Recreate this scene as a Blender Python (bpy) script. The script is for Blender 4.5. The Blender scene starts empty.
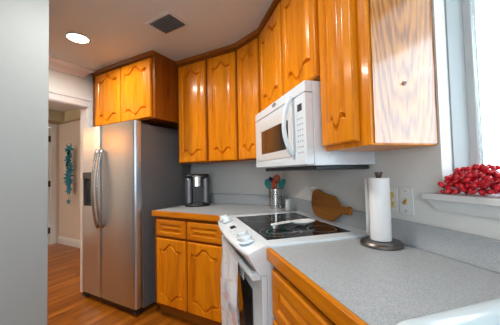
import bpy, bmesh, math, random
from mathutils import Vector, Matrix, noise
random.seed(7)
C = bpy.context.scene.collection
S2 = 2 ** .5
# ------------------------------------------------------------------ camera
cam_d = bpy.data.cameras.new('camera'); cam = bpy.data.objects.new('camera', cam_d); C.objects.link(cam)
cam_d.sensor_width = 36.0; cam_d.lens = 255.07 / 500 * 36; cam_d.clip_start = .02; cam_d.clip_end = 200
PITCH, ROLL, YAW = 0.03592663, -0.02243545, 0.50155823
def cam_matrix():
    cp, sp = math.cos(PITCH), math.sin(PITCH)
    f = Vector((0, cp, sp)); r = Vector((1, 0, 0)); u = r.cross(f)
    c, s = math.cos(ROLL), math.sin(ROLL)
    r2 = c * r + s * u; u2 = -s * r + c * u
    rz = Matrix.Rotation(YAW, 3, 'Z')
    r2, u2, f = rz @ r2, rz @ u2, rz @ f
    m = Matrix((r2, u2, -f)).transposed().to_4x4(); m.translation = Vector((0, 0, 1.24))
    return m
cam.matrix_world = cam_matrix()
bpy.context.scene.camera = cam
# ------------------------------------------------------------------ world, lights, exposure
w = bpy.data.worlds.new('world'); bpy.context.scene.world = w; w.use_nodes = True
bg = w.node_tree.nodes['Background']; bg.inputs[0].default_value = (.78, .89, 1, 1); bg.inputs[1].default_value = 9.0
vs = bpy.context.scene.view_settings
vs.view_transform = 'Standard'; vs.look = 'None'; vs.gamma = 1; vs.use_curve_mapping = False; vs.exposure = -0.45
LAMP_W = 18.0        # each recessed ceiling lamp
def portal(loc, rot, sx, sy):
    l = bpy.data.lights.new('daylight_portal', 'AREA'); l.shape = 'RECTANGLE'; l.size = sx; l.size_y = sy
    l.cycles.is_portal = True
    o = bpy.data.objects.new('daylight_portal', l); C.objects.link(o); o.location = loc; o.rotation_euler = rot
# the window over the sink, and an unseen opening added in the rear wall for daylight
portal((( 1.17 - .05) / S2, (1.17 + .05) / S2, 1.6), (math.radians(90), 0, math.radians(135)+math.pi), 1.3, 1.0)
portal((1.0, -2.28, 1.5), (math.radians(90), 0, 0), 1.8, 1.3)

# ------------------------------------------------------------------ materials
def new_mat(name):
    m = bpy.data.materials.new(name); m.use_nodes = True
    nt = m.node_tree; return m, nt, nt.nodes['Principled BSDF']
def mat(name, col, rough=.5, metal=0, bump=0, bscale=200, coat=0, var=0, vscale=6, emit=None, spec=None):
    m, nt, p = new_mat(name)
    p.inputs['Base Color'].default_value = (*col, 1); p.inputs['Roughness'].default_value = rough
    p.inputs['Metallic'].default_value = metal
    if coat: p.inputs['Coat Weight'].default_value = coat; p.inputs['Coat Roughness'].default_value = .08
    if spec is not None: p.inputs['Specular IOR Level'].default_value = spec
    if emit: p.inputs['Emission Color'].default_value = (*emit[0], 1); p.inputs['Emission Strength'].default_value = emit[1]
    tc = nt.nodes.new('ShaderNodeTexCoord')
    n = nt.nodes.new('ShaderNodeTexNoise'); n.inputs['Scale'].default_value = vscale; n.inputs['Detail'].default_value = 4
    nt.links.new(tc.outputs['Object'], n.inputs['Vector'])
    mx = nt.nodes.new('ShaderNodeMix'); mx.data_type = 'RGBA'
    mx.inputs[6].default_value = (*[c * (1 - var) for c in col], 1); mx.inputs[7].default_value = (*[min(1, c * (1 + var)) for c in col], 1)
    nt.links.new(n.outputs['Fac'], mx.inputs[0]); nt.links.new(mx.outputs[2], p.inputs['Base Color'])
    if bump:
        b = nt.nodes.new('ShaderNodeTexNoise'); b.inputs['Scale'].default_value = bscale; b.inputs['Detail'].default_value = 3
        nt.links.new(tc.outputs['Object'], b.inputs['Vector'])
        bp = nt.nodes.new('ShaderNodeBump'); bp.inputs['Strength'].default_value = bump; bp.inputs['Distance'].default_value = .002
        nt.links.new(b.outputs['Fac'], bp.inputs['Height']); nt.links.new(bp.outputs['Normal'], p.inputs['Normal'])
    return m
def wood(name, light, mid, dark, axis='z', rough=.28, coat=.35, scale=1.0, bump=.15, contrast=1.0, rot=0, cath=0, coat_ior=1.5):
    m, nt, p = new_mat(name); L = nt.links
    tc = nt.nodes.new('ShaderNodeTexCoord'); oi = nt.nodes.new('ShaderNodeObjectInfo')
    mp = nt.nodes.new('ShaderNodeMapping')
    sc = {'x': (1.1, 14, 14), 'y': (14, 1.1, 14), 'z': (14, 14, 1.1)}[axis]
    mp.inputs['Scale'].default_value = [v * scale for v in sc]; mp.inputs['Rotation'].default_value = (0, 0, rot)
    ad = nt.nodes.new('ShaderNodeVectorMath'); ad.operation = 'ADD'
    ml = nt.nodes.new('ShaderNodeMath'); ml.operation = 'MULTIPLY'; ml.inputs[1].default_value = 37
    L.new(oi.outputs['Random'], ml.inputs[0]); L.new(tc.outputs['Object'], mp.inputs['Vector'])
    L.new(mp.outputs['Vector'], ad.inputs[0]); L.new(ml.outputs[0], ad.inputs[1])
    n1 = nt.nodes.new('ShaderNodeTexNoise'); n1.inputs['Scale'].default_value = 1.0; n1.inputs['Detail'].default_value = 5; n1.inputs['Distortion'].default_value = .6
    n2 = nt.nodes.new('ShaderNodeTexNoise'); n2.inputs['Scale'].default_value = 5.0; n2.inputs['Detail'].default_value = 4
    L.new(ad.outputs[0], n1.inputs['Vector']); L.new(ad.outputs[0], n2.inputs['Vector'])
    r = nt.nodes.new('ShaderNodeValToRGB'); e = r.color_ramp.elements
    e[0].position = .5 - .22 / contrast; e[0].color = (*dark, 1); e[1].position = .5 + .2 / contrast; e[1].color = (*light, 1)
    k = e.new(.5); k.color = (*mid, 1)
    mixf = nt.nodes.new('ShaderNodeMix'); mixf.data_type = 'FLOAT'; mixf.inputs[0].default_value = .4
    L.new(n1.outputs['Fac'], mixf.inputs[2]); L.new(n2.outputs['Fac'], mixf.inputs[3])
    src = mixf.outputs[0]
    if cath:
        wv = nt.nodes.new('ShaderNodeTexWave'); wv.wave_type = 'RINGS'; wv.rings_direction = 'X' if axis != 'x' else 'Z'
        mp2 = nt.nodes.new('ShaderNodeMapping'); mp2.inputs['Scale'].default_value = (13, 13, 1.5); mp2.inputs['Location'].default_value = (0, -1.95, -2.2)
        L.new(tc.outputs['Object'], mp2.inputs['Vector']); L.new(mp2.outputs['Vector'], wv.inputs['Vector'])
        wv.inputs['Scale'].default_value = 1.6; wv.inputs['Distortion'].default_value = 8; wv.inputs['Detail'].default_value = 3; wv.inputs['Detail Scale'].default_value = 1.2
        m3 = nt.nodes.new('ShaderNodeMix'); m3.data_type = 'FLOAT'; m3.inputs[0].default_value = cath
        L.new(src, m3.inputs[2]); L.new(wv.outputs['Fac'], m3.inputs[3]); src = m3.outputs[0]
    L.new(src, r.inputs[0]); L.new(r.outputs['Color'], p.inputs['Base Color'])
    p.inputs['Roughness'].default_value = rough; p.inputs['Specular IOR Level'].default_value = .12; p.inputs['Coat Weight'].default_value = coat; p.inputs['Coat Roughness'].default_value = .12; p.inputs['Coat IOR'].default_value = coat_ior
    bp = nt.nodes.new('ShaderNodeBump'); bp.inputs['Strength'].default_value = bump; bp.inputs['Distance'].default_value = .001
    L.new(src, bp.inputs['Height']); L.new(bp.outputs['Normal'], p.inputs['Normal'])
    L.new(bp.outputs['Normal'], p.inputs['Coat Normal'])
    return m
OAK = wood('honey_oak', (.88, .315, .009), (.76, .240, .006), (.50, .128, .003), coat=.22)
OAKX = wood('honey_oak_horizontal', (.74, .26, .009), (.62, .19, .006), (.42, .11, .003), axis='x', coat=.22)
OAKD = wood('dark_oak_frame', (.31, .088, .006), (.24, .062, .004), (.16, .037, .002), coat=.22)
OAKDX = wood('dark_oak_moulding', (.34, .105, .012), (.26, .078, .009), (.17, .048, .006), axis='x', rough=.4)
OAKV = wood('oak_veneer', (.58, .22, .035), (.48, .165, .022), (.26, .075, .010), rough=.22, coat=1, bump=.5, cath=.22, contrast=1.5, scale=1.5, coat_ior=1.9)
BOARD = wood('brown_board_wood', (.44, .18, .035), (.36, .135, .025), (.25, .085, .015), axis='x', rough=.5, coat=.05)
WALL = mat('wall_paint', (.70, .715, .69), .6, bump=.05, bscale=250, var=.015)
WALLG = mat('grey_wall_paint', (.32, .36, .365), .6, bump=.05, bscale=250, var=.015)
WALLH = mat('hall_paint', (.60, .53, .46), .6, bump=.04, var=.015)
SOFF = mat('soffit_paint', (.42, .37, .24), .7, var=.02)
CEIL = mat('ceiling_paint', (.67, .71, .69), .75, bump=.08, bscale=150, var=.02)
TRIM = mat('white_trim_paint', (.66, .67, .67), .35, var=.01)
WHITE = mat('white_enamel', (.80, .88, .93), .22, coat=.3, var=.01)
WHITEP = mat('white_plastic', (.72, .73, .73), .35, var=.01)
PORC = mat('sink_porcelain', (.70, .80, .84), .08, coat=.6, var=.01)
SSIDE = mat('grey_textured_steel', (.15, .15, .155), .5, metal=.2, bump=.15, bscale=500, var=.03)
BLACK = mat('black_plastic', (.012, .012, .013), .35, var=.1)
BGLASS = mat('black_ceramic_glass', (.006, .006, .007), .06, var=.1, spec=.22)
DGLASS = mat('dark_oven_glass', (.02, .018, .016), .06, coat=.5, var=.1)
MGLASS = mat('microwave_glass', (.045, .035, .025), .08, coat=.5, var=.1)
RING = mat('burner_ring_grey', (.22, .26, .27), .25, var=.05)
GUN = mat('gunmetal', (.22, .20, .18), .3, metal=1, var=.08)
CHROME = mat('polished_steel', (.62, .62, .62), .2, metal=1, var=.03)
PAPER = mat('paper_towel_tissue', (.86, .86, .86), .9, bump=.4, bscale=120, var=.01)
BRASS = mat('brass_toggle', (.50, .32, .06), .35, metal=.6, var=.05)
IVORY = mat('ivory_plastic', (.66, .52, .22), .4, var=.03)
TEAL = mat('teal_silicone', (.01, .26, .24), .45, var=.05)
ORANGE = mat('orange_silicone', (.52, .10, .02), .45, var=.05)
RED = mat('red_orange_silicone', (.60, .09, .03), .45, var=.05)
BLUE = mat('navy_silicone', (.015, .02, .12), .45, var=.05)
BERRY = mat('red_petal', (.62, .006, .018), .3, coat=.4, var=.25, vscale=40)
STAR = mat('teal_starfish', (.004, .17, .26), .5, var=.5, vscale=25)
CERAM = mat('white_ceramic', (.88, .90, .89), .15, coat=.5, var=.01)
BGREY = mat('grey_button', (.40, .41, .42), .5, var=.02)
DGREY = mat('dark_grey_metal', (.05, .06, .065), .45, metal=.4, var=.1)
HINGE = mat('dark_hinge_metal', (.05, .04, .03), .4, metal=.7, var=.1)
def brushed():
    m, nt, p = new_mat('brushed_stainless'); L = nt.links
    tc = nt.nodes.new('ShaderNodeTexCoord'); mp = nt.nodes.new('ShaderNodeMapping'); mp.inputs['Scale'].default_value = (3, 3, 900)
    n = nt.nodes.new('ShaderNodeTexNoise'); n.inputs['Scale'].default_value = 1; n.inputs['Detail'].default_value = 3
    L.new(tc.outputs['Object'], mp.inputs[0]); L.new(mp.outputs[0], n.inputs['Vector'])
    bp = nt.nodes.new('ShaderNodeBump'); bp.inputs['Strength'].default_value = .12; bp.inputs['Distance'].default_value = .0006
    L.new(n.outputs['Fac'], bp.inputs['Height']); L.new(bp.outputs['Normal'], p.inputs['Normal'])
    p.inputs['Base Color'].default_value = (.60, .67, .74, 1); p.inputs['Metallic'].default_value = 1; p.inputs['Roughness'].default_value = .33; p.inputs['Anisotropic'].default_value = .6
    return m
STEEL = brushed()
def laminate():
    m, nt, p = new_mat('speckled_laminate'); L = nt.links
    tc = nt.nodes.new('ShaderNodeTexCoord')
    n = nt.nodes.new('ShaderNodeTexNoise'); n.inputs['Scale'].default_value = 320; n.inputs['Detail'].default_value = 3
    L.new(tc.outputs['Object'], n.inputs['Vector'])
    r = nt.nodes.new('ShaderNodeValToRGB'); e = r.color_ramp.elements
    e[0].position = .34; e[0].color = (.30, .32, .335, 1); e[1].position = .60; e[1].color = (.47, .495, .515, 1)
    L.new(n.outputs['Fac'], r.inputs[0]); L.new(r.outputs[0], p.inputs['Base Color']); p.inputs['Roughness'].default_value = .38
    return m
LAM = laminate()
def planks():
    m, nt, p = new_mat('oak_floor_planks'); L = nt.links
    tc = nt.nodes.new('ShaderNodeTexCoord'); mp = nt.nodes.new('ShaderNodeMapping'); mp.inputs['Rotation'].default_value = (0, 0, math.radians(90))
    L.new(tc.outputs['Object'], mp.inputs[0])
    br = nt.nodes.new('ShaderNodeTexBrick'); br.inputs['Scale'].default_value = 1; br.inputs['Brick Width'].default_value = .9; br.inputs['Row Height'].default_value = .083
    br.inputs['Mortar Size'].default_value = .0012; br.offset = .37
    br.inputs['Color1'].default_value = (.31, .088, .006, 1); br.inputs['Color2'].default_value = (.50, .165, .011, 1); br.inputs['Mortar'].default_value = (.06, .02, .005, 1)
    L.new(mp.outputs[0], br.inputs['Vector'])
    mg = nt.nodes.new('ShaderNodeMapping'); mg.inputs['Scale'].default_value = (22, 1.3, 1)
    n = nt.nodes.new('ShaderNodeTexNoise'); n.inputs['Scale'].default_value = 1.5; n.inputs['Detail'].default_value = 6; n.inputs['Distortion'].default_value = .8
    L.new(tc.outputs['Object'], mg.inputs[0]); L.new(mg.outputs[0], n.inputs['Vector'])
    rr = nt.nodes.new('ShaderNodeValToRGB'); rr.color_ramp.elements[0].position = .3; rr.color_ramp.elements[0].color = (.45, .40, .35, 1); rr.color_ramp.elements[1].position = .68; rr.color_ramp.elements[1].color = (1.15, 1.1, 1.05, 1)
    L.new(n.outputs['Fac'], rr.inputs[0])
    mx = nt.nodes.new('ShaderNodeMix'); mx.data_type = 'RGBA'; mx.blend_type = 'MULTIPLY'; mx.inputs[0].default_value = 1
    L.new(br.outputs['Color'], mx.inputs[6]); L.new(rr.outputs[0], mx.inputs[7]); L.new(mx.outputs[2], p.inputs['Base Color'])
    p.inputs['Roughness'].default_value = .32; p.inputs['Specular IOR Level'].default_value = .2; p.inputs['Coat Weight'].default_value = .12
    return m
FLOOR = planks()
def pane_mat():
    m = bpy.data.materials.new('window_glass'); m.use_nodes = True; nt = m.node_tree; nt.nodes.clear()
    o = nt.nodes.new('ShaderNodeOutputMaterial'); t = nt.nodes.new('ShaderNodeBsdfTransparent'); g = nt.nodes.new('ShaderNodeBsdfGlossy'); g.inputs['Roughness'].default_value = .02
    t.inputs[0].default_value = (.94, .97, .97, 1)
    x = nt.nodes.new('ShaderNodeMixShader'); x.inputs[0].default_value = .06
    nt.links.new(t.outputs[0], x.inputs[1]); nt.links.new(g.outputs[0], x.inputs[2]); nt.links.new(x.outputs[0], o.inputs[0]); return m
PANE = pane_mat()
def towel_mat():
    m, nt, p = new_mat('printed_tea_towel'); L = nt.links
    tc = nt.nodes.new('ShaderNodeTexCoord')
    def layer(scale, lo, hi, prev, col, off):
        mp = nt.nodes.new('ShaderNodeMapping'); mp.inputs['Location'].default_value = (off, off, off); L.new(tc.outputs['Object'], mp.inputs[0])
        n = nt.nodes.new('ShaderNodeTexNoise'); n.inputs['Scale'].default_value = scale; n.inputs['Detail'].default_value = 2; L.new(mp.outputs[0], n.inputs['Vector'])
        r = nt.nodes.new('ShaderNodeMapRange'); r.inputs[1].default_value = lo; r.inputs[2].default_value = hi; L.new(n.outputs['Fac'], r.inputs[0])
        mx = nt.nodes.new('ShaderNodeMix'); mx.data_type = 'RGBA'; L.new(r.outputs[0], mx.inputs[0]); mx.inputs[7].default_value = (*col, 1)
        if isinstance(prev, tuple): mx.inputs[6].default_value = (*prev, 1)
        else: L.new(prev, mx.inputs[6])
        return mx.outputs[2]
    c = layer(14, .60, .68, (.66, .66, .67), (.60, .36, .33), 3)
    c = layer(12, .60, .68, c, (.40, .40, .45), 11)
    L.new(c, p.inputs['Base Color']); p.inputs['Roughness'].default_value = .9
    return m
TOWEL = towel_mat()

# ------------------------------------------------------------------ mesh helpers
def box(bm, x0, x1, y0, y1, z0, z1):
    vs = [bm.verts.new((x, y, z)) for z in (z0, z1) for y in (y0, y1) for x in (x0, x1)]
    for f in ((0, 2, 3, 1), (4, 5, 7, 6), (0, 1, 5, 4), (2, 6, 7, 3), (0, 4, 6, 2), (1, 3, 7, 5)): bm.faces.new([vs[i] for i in f])
def boxes(*bs):
    bm = bmesh.new()
    for b in bs: box(bm, *b)
    return bm
def prism(bm, pts, z0, z1):
    a = [bm.verts.new((x, y, z0)) for x, y in pts]; b = [bm.verts.new((x, y, z1)) for x, y in pts]
    n = len(pts); bm.faces.new(a[::-1]); bm.faces.new(b)
    for i in range(n): bm.faces.new((a[i], a[(i + 1) % n], b[(i + 1) % n], b[i]))
def prism_x(bm, pts, x0, x1):                     # (y,z) outline swept along x
    a = [bm.verts.new((x0, y, z)) for y, z in pts]; b = [bm.verts.new((x1, y, z)) for y, z in pts]
    n = len(pts); bm.faces.new(a); bm.faces.new(b[::-1])
    for i in range(n): bm.faces.new((a[i], b[i], b[(i + 1) % n], a[(i + 1) % n]))
def lathe(bm, prof, cx=0, cy=0, seg=32):          # (r,z) profile round z
    rings = []
    for r, z in prof:
        rings.append([bm.verts.new((cx + r * math.cos(2 * math.pi * i / seg), cy + r * math.sin(2 * math.pi * i / seg), z)) for i in range(seg)])
    for a, b in zip(rings, rings[1:]):
        for i in range(seg): bm.faces.new((a[i], a[(i + 1) % seg], b[(i + 1) % seg], b[i]))
    if prof[0][0] > 1e-6: bm.faces.new(rings[0][::-1])
    if prof[-1][0] > 1e-6: bm.faces.new(rings[-1])
def tube(bm, pts, r, seg=12, flat=1.0):            # round bar along a path, frame carried along it
    pts = [Vector(p) for p in pts]; rings = []; u = None
    for i, p in enumerate(pts):
        d = (pts[min(i + 1, len(pts) - 1)] - pts[max(i - 1, 0)]).normalized()
        if u is None:
            u = d.cross(Vector((0, 0, 1)))
            if u.length < .5: u = d.cross(Vector((0, 1, 0)))
        u = (u - d * u.dot(d)).normalized(); v = d.cross(u); rr = r[i] if isinstance(r, (list, tuple)) else r
        rings.append([bm.verts.new(p + rr * (math.cos(2 * math.pi * k / seg) * u + flat * math.sin(2 * math.pi * k / seg) * v)) for k in range(seg)])
    for a, b in zip(rings, rings[1:]):
        for i in range(seg): bm.faces.new((a[i], a[(i + 1) % seg], b[(i + 1) % seg], b[i]))
    bm.faces.new(rings[0][::-1]); bm.faces.new(rings[-1])
def obj(name, bm, m, parent=None, bevel=0, smooth=False, seg=2):
    bmesh.ops.remove_doubles(bm, verts=bm.verts, dist=1e-6)
    bmesh.ops.recalc_face_normals(bm, faces=bm.faces)
    me = bpy.data.meshes.new(name); bm.to_mesh(me); bm.free(); me.materials.append(m)
    o = bpy.data.objects.new(name, me); C.objects.link(o)
    if parent: o.parent = parent
    if bevel:
        b = o.modifiers.new('bevel', 'BEVEL'); b.width = bevel; b.segments = seg; b.limit_method = 'ANGLE'; b.angle_limit = math.radians(40)
        for f in me.polygons: f.use_smooth = True
        b.harden_normals = True
    if smooth:
        for f in me.polygons: f.use_smooth = True
    return o
def sharp(o, deg=40):
    o.data.set_sharp_from_angle(angle=math.radians(deg)); return o
def tag(o, label, cat, group=None):
    o['label'] = label; o['category'] = cat
    if group: o['group'] = group
    return o
def thing(name, label, cat, loc=(0, 0, 0), rz=0, group=None):
    o = bpy.data.objects.new(name, None); C.objects.link(o); o.empty_display_size = .1
    o.location = loc; o.rotation_euler = (0, 0, rz); return tag(o, label, cat, group)
R45 = -math.pi / 4
def sn(s, n, z=0): return ((n + s) / S2, (n - s) / S2, z)
def rthing(name, label, cat, s, n, z, group=None): return thing(name, label, cat, sn(s, n, z), R45, group)
def struct(name, bm, m, parent=None, bevel=0):
    o = obj(name, bm, m, parent, bevel)
    if not parent: o['kind'] = 'structure'
    return o
def rstruct(name, bm, m, bevel=0):
    o = struct(name, bm, m, None, bevel); o.rotation_euler = (0, 0, R45); return o

# ------------------------------------------------------------------ setting
ZC = 2.36; YB = 2.24; NW = .955; XL = -2.83
OUT = (NW + .13) * S2
bm = bmesh.new(); prism(bm, [(-6.2, -2.6), (OUT + 2.6, -2.6), (OUT - 2.7, 2.7), (-6.2, 2.7)], -.05, 0); struct('floor', bm, FLOOR)
bm = bmesh.new(); prism(bm, [(XL - .12, -2.35), (OUT + 2.35, -2.35), (OUT - YB - .12, YB + .12), (XL - .12, YB + .12)], ZC, ZC + .08); struct('ceiling', bm, CEIL)
struct('wall_back', boxes((XL - .12, -.7, YB, YB + .12, 0, ZC)), WALL)
WS0, WS1, WZ0, WZ1 = -.715, .62, 1.125, 2.12
rstruct('wall_right', boxes((-2.2, WS0, NW, NW + .13, 0, ZC), (WS1, 4.6, NW, NW + .13, 0, ZC), (WS0, WS1, NW, NW + .13, 0, WZ0), (WS0, WS1, NW, NW + .13, WZ1, ZC)), WALL)
DOY = 1.555; DZ = 1.975
struct('wall_left', boxes((XL - .12, XL, DOY, YB, 0, ZC), (XL - .12, XL, .60, DOY, DZ, ZC), (XL - .12, XL, -2.35, .60, 0, ZC)), WALL)
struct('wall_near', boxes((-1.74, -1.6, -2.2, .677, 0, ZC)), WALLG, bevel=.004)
struct('wall_rear', boxes((-1.74, .1, -2.35, -2.2, 0, ZC), (1.9, 3.6, -2.35, -2.2, 0, ZC), (.1, 1.9, -2.35, -2.2, 2.15, ZC), (.1, 1.9, -2.35, -2.2, 0, .85), (XL, -1.74, -2.35, -2.2, 0, ZC)), WALL)  # the gap is an added opening, sized for the daylight it lets in
# hall beyond the doorway
HY = 2.47; HX = -5.44
struct('wall_hall_end', boxes((HX - .1, XL - .12, HY, HY + .1, 0, 2.5)), WALLH)
struct('wall_hall_side', boxes((HX - .12, HX, -2.4, 1.55, 0, 2.5), (HX - .12, HX, 1.55, 2.335, 2.14, 2.5), (HX - .12, HX, 2.335, HY, 0, 2.5)), WALLH)
struct('wall_hall_rear', boxes((HX - .12, XL - .12, -2.45, -2.35, 0, 2.5)), WALLH)
struct('ceiling_hall', boxes((HX - .12, XL - .12, -2.45, HY + .1, 2.385, 2.5)), CEIL)
struct('trim_hall_soffit', boxes((HX, HX + .36, -2.3, HY, 2.205, 2.385), (HX + .36, XL - .14, HY - .08, HY, 2.215, 2.385)), SOFF)
def base_prof(d, h): return [(0, 0), (-d, 0), (-d, h * .75), (-d * .6, h * .8), (-d * .6, h * .9), (-d * .25, h), (0, h)]
bm = bmesh.new(); prism_x(bm, [(HY - .001 + y, z) for y, z in base_prof(.02, .13)], HX + .002, XL - .13); struct('baseboard_hall', bm, TRIM)
d3 = struct('door_1', boxes((HX - .05, HX - .012, 1.56, 2.328, .01, 2.13)), TRIM, bevel=.003); 
for z in (.26, 1.10, 1.92): obj('hinge', boxes((HX - .012, HX + .012, 2.300, 2.330, z - .055, z + .055)), HINGE, d3)
bm = bmesh.new(); lathe(bm, [(0, 0), (.026, .01), (.03, .03), (.02, .05), (.01, .06)], 0, 0, 16)
bmesh.ops.rotate(bm, verts=bm.verts, matrix=Matrix.Rotation(-math.pi / 2, 3, 'Y'), cent=(0, 0, 0)); bmesh.ops.translate(bm, verts=bm.verts, vec=(HX + .045, 1.62, 1.0)); obj('door_knob', bm, HINGE, d3, smooth=True)
struct('trim_3', boxes((HX, HX + .018, 2.335, 2.415, 0, 2.20), (HX, HX + .018, 1.47, 1.55, 0, 2.20), (HX, HX + .018, 1.55, 2.335, 2.14, 2.20)), TRIM, bevel=.004)
# doorway casing on the kitchen's wall and its jamb lining
def casing(bm, pts_in, pts_out):
    pass
cw = .088
struct('trim_1', boxes((XL, XL + .012, DOY, 1.597, 0, DZ), (XL + .012, XL + .0165, DOY + .018, 1.597, 0, DZ + cw - .03), (XL, XL + .012, .52, 1.597, DZ, DZ + cw - .02), (XL + .0005, XL + .020, .52, 1.597, DZ + cw - .024, DZ + cw)), TRIM, bevel=.004)
struct('trim_2', boxes((XL - .12, XL, DOY - .012, DOY, 0, DZ), (XL - .12, XL, .6, DOY, DZ - .012, DZ)), TRIM)
bm = bmesh.new()                                   # crown moulding, ends short of the oak cabinet
prof = [(0, 0), (0, -.088), (.016, -.088), (.018, -.074), (.030, -.050), (.050, -.028), (.080, -.018), (.098, -.012), (.098, 0)]
a = []
for yy, k in ((-2.2, 0), (1.50, 1)):
    a.append([bm.verts.new((XL + x, yy + k * min(x * 1.0, .085), ZC + z)) for x, z in prof])
for i in range(len(prof)):
    j = (i + 1) % len(prof); bm.faces.new((a[0][i], a[0][j], a[1][j], a[1][i]))
bm.faces.new(a[0][::-1]); bm.faces.new(a[1]); struct('trim_4', bm, mat('white_crown_paint', (.84, .84, .84), .4, var=.01))
# window over the sink
win = bpy.data.objects.new('window_1', None); C.objects.link(win); win.rotation_euler = (0, 0, R45); win['kind'] = 'structure'
J0, J1 = 1.01, 1.097
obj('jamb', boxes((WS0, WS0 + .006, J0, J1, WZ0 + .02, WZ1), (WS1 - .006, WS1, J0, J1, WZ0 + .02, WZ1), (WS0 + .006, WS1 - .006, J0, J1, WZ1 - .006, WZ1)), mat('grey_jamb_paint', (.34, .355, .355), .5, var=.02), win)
st = .03
obj('sash', boxes((WS0, WS0 + st, J1 + .002, J1 + .033, WZ0 + .02, WZ1), (WS1 - st, WS1, J1 + .002, J1 + .033, WZ0 + .02, WZ1), (WS0 + st, WS1 - st, J1 + .002, J1 + .033, WZ0 + .02, WZ0 + .055), (WS0 + st, WS1 - st, J1 + .002, J1 + .033, WZ1 - .04, WZ1), ((WS0 + WS1) / 2 - .02, (WS0 + WS1) / 2 + .02, J1 + .004, J1 + .031, WZ0 + .055, WZ1 - .04)), TRIM, win, bevel=.003)
obj('pane', boxes((WS0 + st, WS1 - st, J1 + .014, J1 + .020, WZ0 + .055, WZ1 - .04)), PANE, win)
obj('sill_board', boxes((-.772, .68, .918, NW - .001, WZ0 - .006, 1.143), (WS0 + .001, WS1 - .001, NW - .001, J1 + .03, WZ0, 1.143)), TRIM, win, bevel=.003)
bm = bmesh.new()                                   # apron with mitred ends
z0, z1 = 1.078, WZ0 - .007
vsx = [(-.735, .944, z0), (.64, .944, z0), (.665, .930, z1), (-.762, .930, z1)]
f = [bm.verts.new(v) for v in vsx]; g = [bm.verts.new((v[0], NW - .001, v[2])) for v in vsx]
bm.faces.new(f); bm.faces.new(g[::-1])
for i in range(4): bm.faces.new((f[i], g[i], g[(i + 1) % 4], f[(i + 1) % 4]))
obj('apron', bm, TRIM, win)
# eave outside
bm = bmesh.new()
for i in range(36): box(bm, -3.4 + i * .16, -3.4 + i * .16 + .15, NW + .14, 2.37, 2.50, 2.52)
box(bm, -3.4, 2.36, NW + .14, 2.37, 2.512, 2.56)
rstruct('trim_5', bm, TRIM)
rstruct('ground', boxes((-12, 12, NW + .135, 22, -.25, -.2)), mat('pale_bounce_ground', (.60, .60, .57), .8, var=.1))  # added outside, kept pale to bounce daylight up to eave and ceiling

# ------------------------------------------------------------------ cabinet fronts
def ogee(u, dip=.28, hw=.52):
    a = abs(u)
    if a < hw: return -dip + (1 + dip) * (.5 + .5 * math.cos(math.pi * a / hw))
    return -dip + (dip + .02) * math.sin(math.pi / 2 * min(1, (a - hw) / (.94 - hw))) ** 2
def panel_front(wd, ht, th=.022, cathedral=True, ms=.052, mt=.098, amp=.042, side_depth=.45, step=.0032, mb=None, dip=.16, hw=.62):
    nx, nz = max(8, int(wd / step)), max(8, int(ht / step)); mb = mb or mt
    bm = bmesh.new(); G = []
    def hgt(x, z):
        e = min(x, wd - x, z, ht - z); h = 0
        if e < .008: h -= .006 * (1 - e / .008) ** 2
        u = (x - wd / 2) / (wd / 2 - ms)
        if cathedral:
            o = ogee(max(-1.3, min(1.3, u)), dip, hw) * amp; zt = ht - mt + o; zb = mb - o
        else: zt = ht - mt; zb = mb
        dv = min(zt - z, z - zb); ds = min(x - ms, wd - ms - x)
        d = min(dv, ds); k = 1.0 if dv < ds else side_depth
        if d > -.002:
            gd = .0195 if cathedral else .011
            if d < .001: h -= k * gd * (d + .002) / .003
            elif d < .0105: h -= k * gd
            else: h -= k * gd * max(0, 1 - (d - .0105) / (.024 if dv >= ds or not cathedral else .009))
        return h
    for j in range(nz + 1):
        z = ht * j / nz
        G.append([bm.verts.new((wd * i / nx - wd / 2, -th - hgt(wd * i / nx, z) , z)) for i in range(nx + 1)])
    for j in range(nz):
        for i in range(nx): bm.faces.new((G[j][i], G[j][i + 1], G[j + 1][i + 1], G[j + 1][i]))
    rim = G[0] + [r[-1] for r in G[1:]] + G[-1][-2::-1] + [r[0] for r in G[-2:0:-1]]
    back = [bm.verts.new((v.co.x, 0, v.co.z)) for v in rim]; n = len(rim)
    for i in range(n): bm.faces.new((rim[i], back[i], back[(i + 1) % n], rim[(i + 1) % n]))
    bm.faces.new(back[::-1]); return bm
def front(name, parent, xc, y, z, wd, ht, m=None, rz=0, **kw):
    o = obj(name, panel_front(wd, ht, **kw), m or OAK, parent, smooth=True); sharp(o, 50)
    o.location = (xc, y, z); o.rotation_euler = (0, 0, rz); return o
def crown(bm, x0, x1, y): # dark strip at the ceiling, in front of face plane y
    prism_x(bm, [(y, ZC - .002), (y - .026, ZC - .002), (y - .026, ZC - .014), (y - .012, ZC - .032), (y - .004, ZC - .036), (y, ZC - .036)], x0, x1)
G_ = 'honey oak upper cabinets'
ZD = 2.292  # top of doors
# cabinet over the fridge
c = thing('wall_cabinet', 'deep two-door honey oak cabinet hung above the refrigerator', 'cabinet', (-2.325, 1.60, 1.745))
fx0, fx1 = -2.812 + 2.325, -1.843 + 2.325
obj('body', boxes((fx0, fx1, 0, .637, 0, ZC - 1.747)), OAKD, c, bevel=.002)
front('door', c, -.203, -.001, .012, .412, ZD - 1.757 + .01, mt=.085, amp=.05); front('door', c, .232, -.001, .012, .418, ZD - 1.757 + .01, mt=.085, amp=.05)
bm = bmesh.new(); crown(bm, fx0, fx1, 0)
for v in bm.verts: v.co.z -= 1.745
obj('crown', bm, OAKDX, c)
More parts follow.
